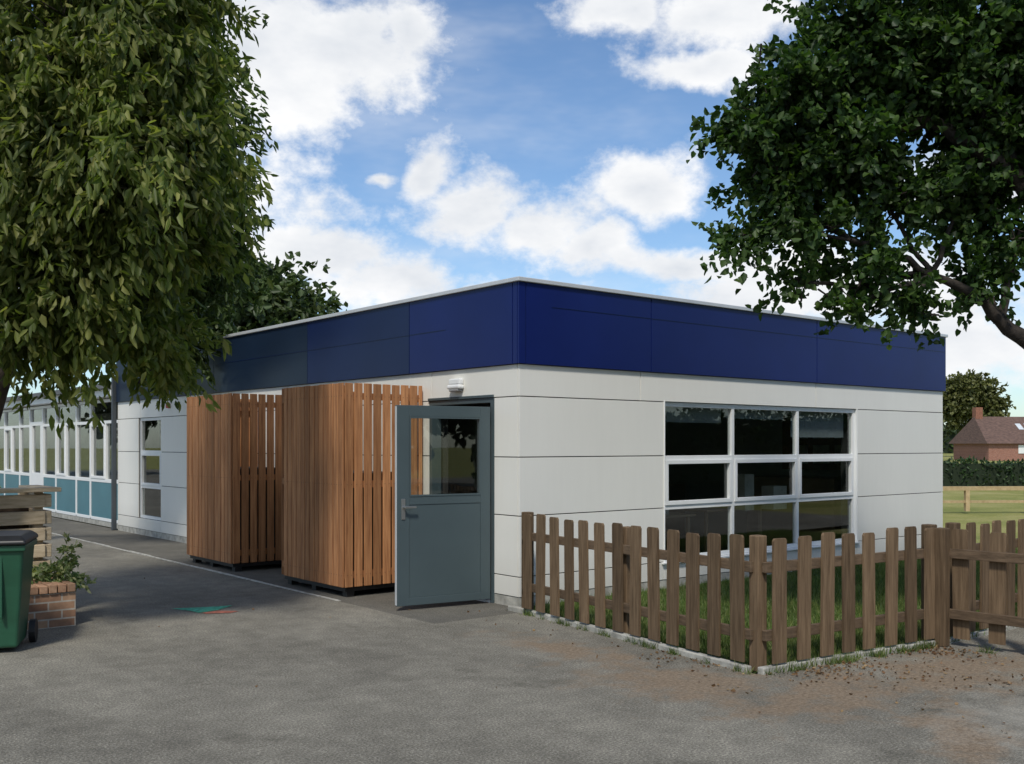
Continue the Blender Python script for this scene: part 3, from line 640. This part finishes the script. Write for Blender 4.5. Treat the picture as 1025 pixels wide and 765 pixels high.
# ---------------------------------------------------------------- leaf litter
def litter(K):
    P=[]
    segs=[((-.2,-.3),(-.56,-3.28),.12,.14),((-.56,-3.3),(1.4,-3.56),.34,.50),((1.3,-3.7),(1.5,-6),-.5,.28),((-1.2,-3.6),(-.9,-2.3),.3,.06)]
    for (p,q,sd,wt) in segs:
        n=int(K*wt); p=np.array(p);q=np.array(q);t=rng.random((n,1)); d=(q-p)/np.linalg.norm(q-p); nn=np.array([d[1],-d[0]])
        off=np.abs(rng.exponential(abs(sd),(n,1)))
        P.append(p+(q-p)*t+nn*off)
    P=np.concatenate(P); P=P[rng.random(len(P))<.55+.45*np.sin(P[:,0]*5+P[:,1]*3)]
    n=60; P=np.concatenate([P,np.stack([rng.uniform(-5,3,n),rng.uniform(-7,6,n)],1)])
    inside=(P[:,0]>-.5)&(P[:,1]>-3.4)&(P[:,1]<0); P=P[~inside]; P=P[~((P[:,0]>0)&(P[:,1]>0))]
    return np.concatenate([P,np.full((len(P),1),.008)],1)
P=litter(1500); D=rng.normal(size=P.shape); D[:,2]=np.abs(D[:,2])*.12
leaves('fallen_leaves',P,D,.025,.017,L_litter,None,.15)
# ---------------------------------------------------------------- world
SUNAZ=math.radians(-138); SUNEL=math.radians(52)
W=bpy.data.worlds.new('World'); W.name='sky'; S.world=W; W.use_nodes=True; N=W.node_tree.nodes; L=W.node_tree.links; bg=N['Background']
sky=N.new('ShaderNodeTexSky'); sky.sky_type='NISHITA'; sky.sun_disc=False; sky.sun_elevation=SUNEL; sky.sun_rotation=math.pi/2-SUNAZ
sky.ozone_density=2.2; sky.air_density=1.0; sky.dust_density=.5
tc=N.new('ShaderNodeTexCoord'); dv=tc.outputs['Generated']; sx=N.new('ShaderNodeSeparateXYZ'); L.new(dv,sx.inputs[0])
az=mth(N,L,'ARCTAN2',sx.outputs[1],sx.outputs[0]); el=mth(N,L,'ARCSINE',sx.outputs[2])
cv=N.new('ShaderNodeCombineXYZ'); L.new(az,cv.inputs[0]); L.new(el,cv.inputs[1])
dn=N.new('ShaderNodeTexNoise'); dn.inputs['Scale'].default_value=9; dn.inputs['Detail'].default_value=3; L.new(dv,dn.inputs['Vector'])
ds=N.new('ShaderNodeVectorMath'); ds.operation='MULTIPLY_ADD'; L.new(dn.outputs['Color'],ds.inputs[0]); ds.inputs[1].default_value=(.10,.08,0)
sb=N.new('ShaderNodeVectorMath'); sb.operation='SUBTRACT'; L.new(cv.outputs[0],sb.inputs[0]); sb.inputs[1].default_value=(.05,.04,0); L.new(sb.outputs[0],ds.inputs[2]); pv=ds.outputs[0]
azf=math.atan2(.774,.633)
bl=[]
for px,py,rx,ry in ((340,40,110,80),(300,95,80,50),(250,60,70,70),(410,15,50,40),(437,170,34,42),(478,205,70,40),(540,225,60,34),(590,242,48,24),(645,180,52,32),
    (610,10,60,26),(700,20,95,40),(690,72,60,18),(320,245,75,34),(400,275,100,32),(470,290,90,22),(690,255,150,22),(800,290,180,36),(960,350,120,50),(375,172,30,8),(120,180,200,130),(1010,180,90,40)):
    a=(px-512)/FL; b=(YH-py)/FL; bl.append((azf-math.atan(a),math.atan(b*math.cos(math.atan(a))),rx/FL,ry/FL))
for i in range(7):
    bl.append((azf+.9+i*.65+rng.uniform(-.1,.1),rng.uniform(.2,.9),rng.uniform(.3,.5),rng.uniform(.12,.25)))
bl=[((a+math.pi)%(2*math.pi)-math.pi,b,c_,d_) for a,b,c_,d_ in bl]
fld=None
for a,b,ra,re in bl:
    s2=N.new('ShaderNodeVectorMath'); s2.operation='MULTIPLY_ADD'; L.new(pv,s2.inputs[0]); s2.inputs[1].default_value=(1/ra,1/re,0); s2.inputs[2].default_value=(-a/ra,-b/re,0)
    s3=N.new('ShaderNodeVectorMath'); s3.operation='LENGTH'; L.new(s2.outputs[0],s3.inputs[0])
    v=s3.outputs['Value']
    if fld is None: fld=v
    else:
        x=N.new('ShaderNodeMath'); x.operation='MINIMUM'; L.new(fld,x.inputs[0]); L.new(v,x.inputs[1]); fld=x.outputs[0]
fld=mth(N,L,'SUBTRACT',1.0,fld)
nz=noise(N,L,11,7,.64,(1,1,1.4),dv)
f2=mth(N,L,'ADD',fld,mth(N,L,'MULTIPLY',mth(N,L,'SUBTRACT',nz,.5),2.6))
mr=N.new('ShaderNodeMapRange'); mr.interpolation_type='SMOOTHSTEP'; L.new(f2,mr.inputs[0]); mr.inputs[1].default_value=-.20; mr.inputs[2].default_value=.55
thin=noise(N,L,3,5,.6,(1,1,3),dv); mr2=N.new('ShaderNodeMapRange'); mr2.interpolation_type='SMOOTHSTEP'; L.new(thin,mr2.inputs[0]); mr2.inputs[1].default_value=.47; mr2.inputs[2].default_value=.85; mr2.inputs[4].default_value=.45
den=mth(N,L,'MAXIMUM',mr.outputs[0],mr2.outputs[0])
cn=noise(N,L,6,5,.6,(1,1,2.0),dv)
ccol=ramp(N,L,mth(N,L,'ADD',mth(N,L,'MULTIPLY',cn,.8),mth(N,L,'MULTIPLY',fld,.18)),[(.34,(1.0,1.0,1.0)),(.66,(.68,.72,.78))])
sc=N.new('ShaderNodeVectorMath'); sc.operation='SCALE'; L.new(ccol,sc.inputs[0]); sc.inputs['Scale'].default_value=8.0
sk=N.new('ShaderNodeVectorMath'); sk.operation='MULTIPLY'; L.new(sky.outputs[0],sk.inputs[0]); sk.inputs[1].default_value=(.88,1.0,1.10)
fin=mixc(N,L,den,sk.outputs[0],sc.outputs[0])
L.new(fin,bg.inputs['Color']); bg.inputs['Strength'].default_value=.13
sun=bpy.data.lights.new('sun','SUN'); sun.energy=3.0; sun.angle=math.radians(7); sun.color=(1,.945,.85)
so=bpy.data.objects.new('sun',sun); link(so)
d=Vector((math.cos(SUNAZ)*math.cos(SUNEL),math.sin(SUNAZ)*math.cos(SUNEL),math.sin(SUNEL))); so.rotation_euler=d.to_track_quat('Z','Y').to_euler(); so.location=(0,0,20)
# ---------------------------------------------------------------- camera
cam=bpy.data.cameras.new('camera'); co=bpy.data.objects.new('camera',cam); link(co)
co.location=CAM; co.rotation_euler=(math.radians(90),0,yaw); cam.sensor_width=36; cam.lens=36*FL/1024; cam.shift_y=(YH-382)/1024; cam.clip_end=2000; cam.clip_start=.05
S.camera=co
S.view_settings.view_transform='Standard'; S.view_settings.look='None'; S.view_settings.exposure=0
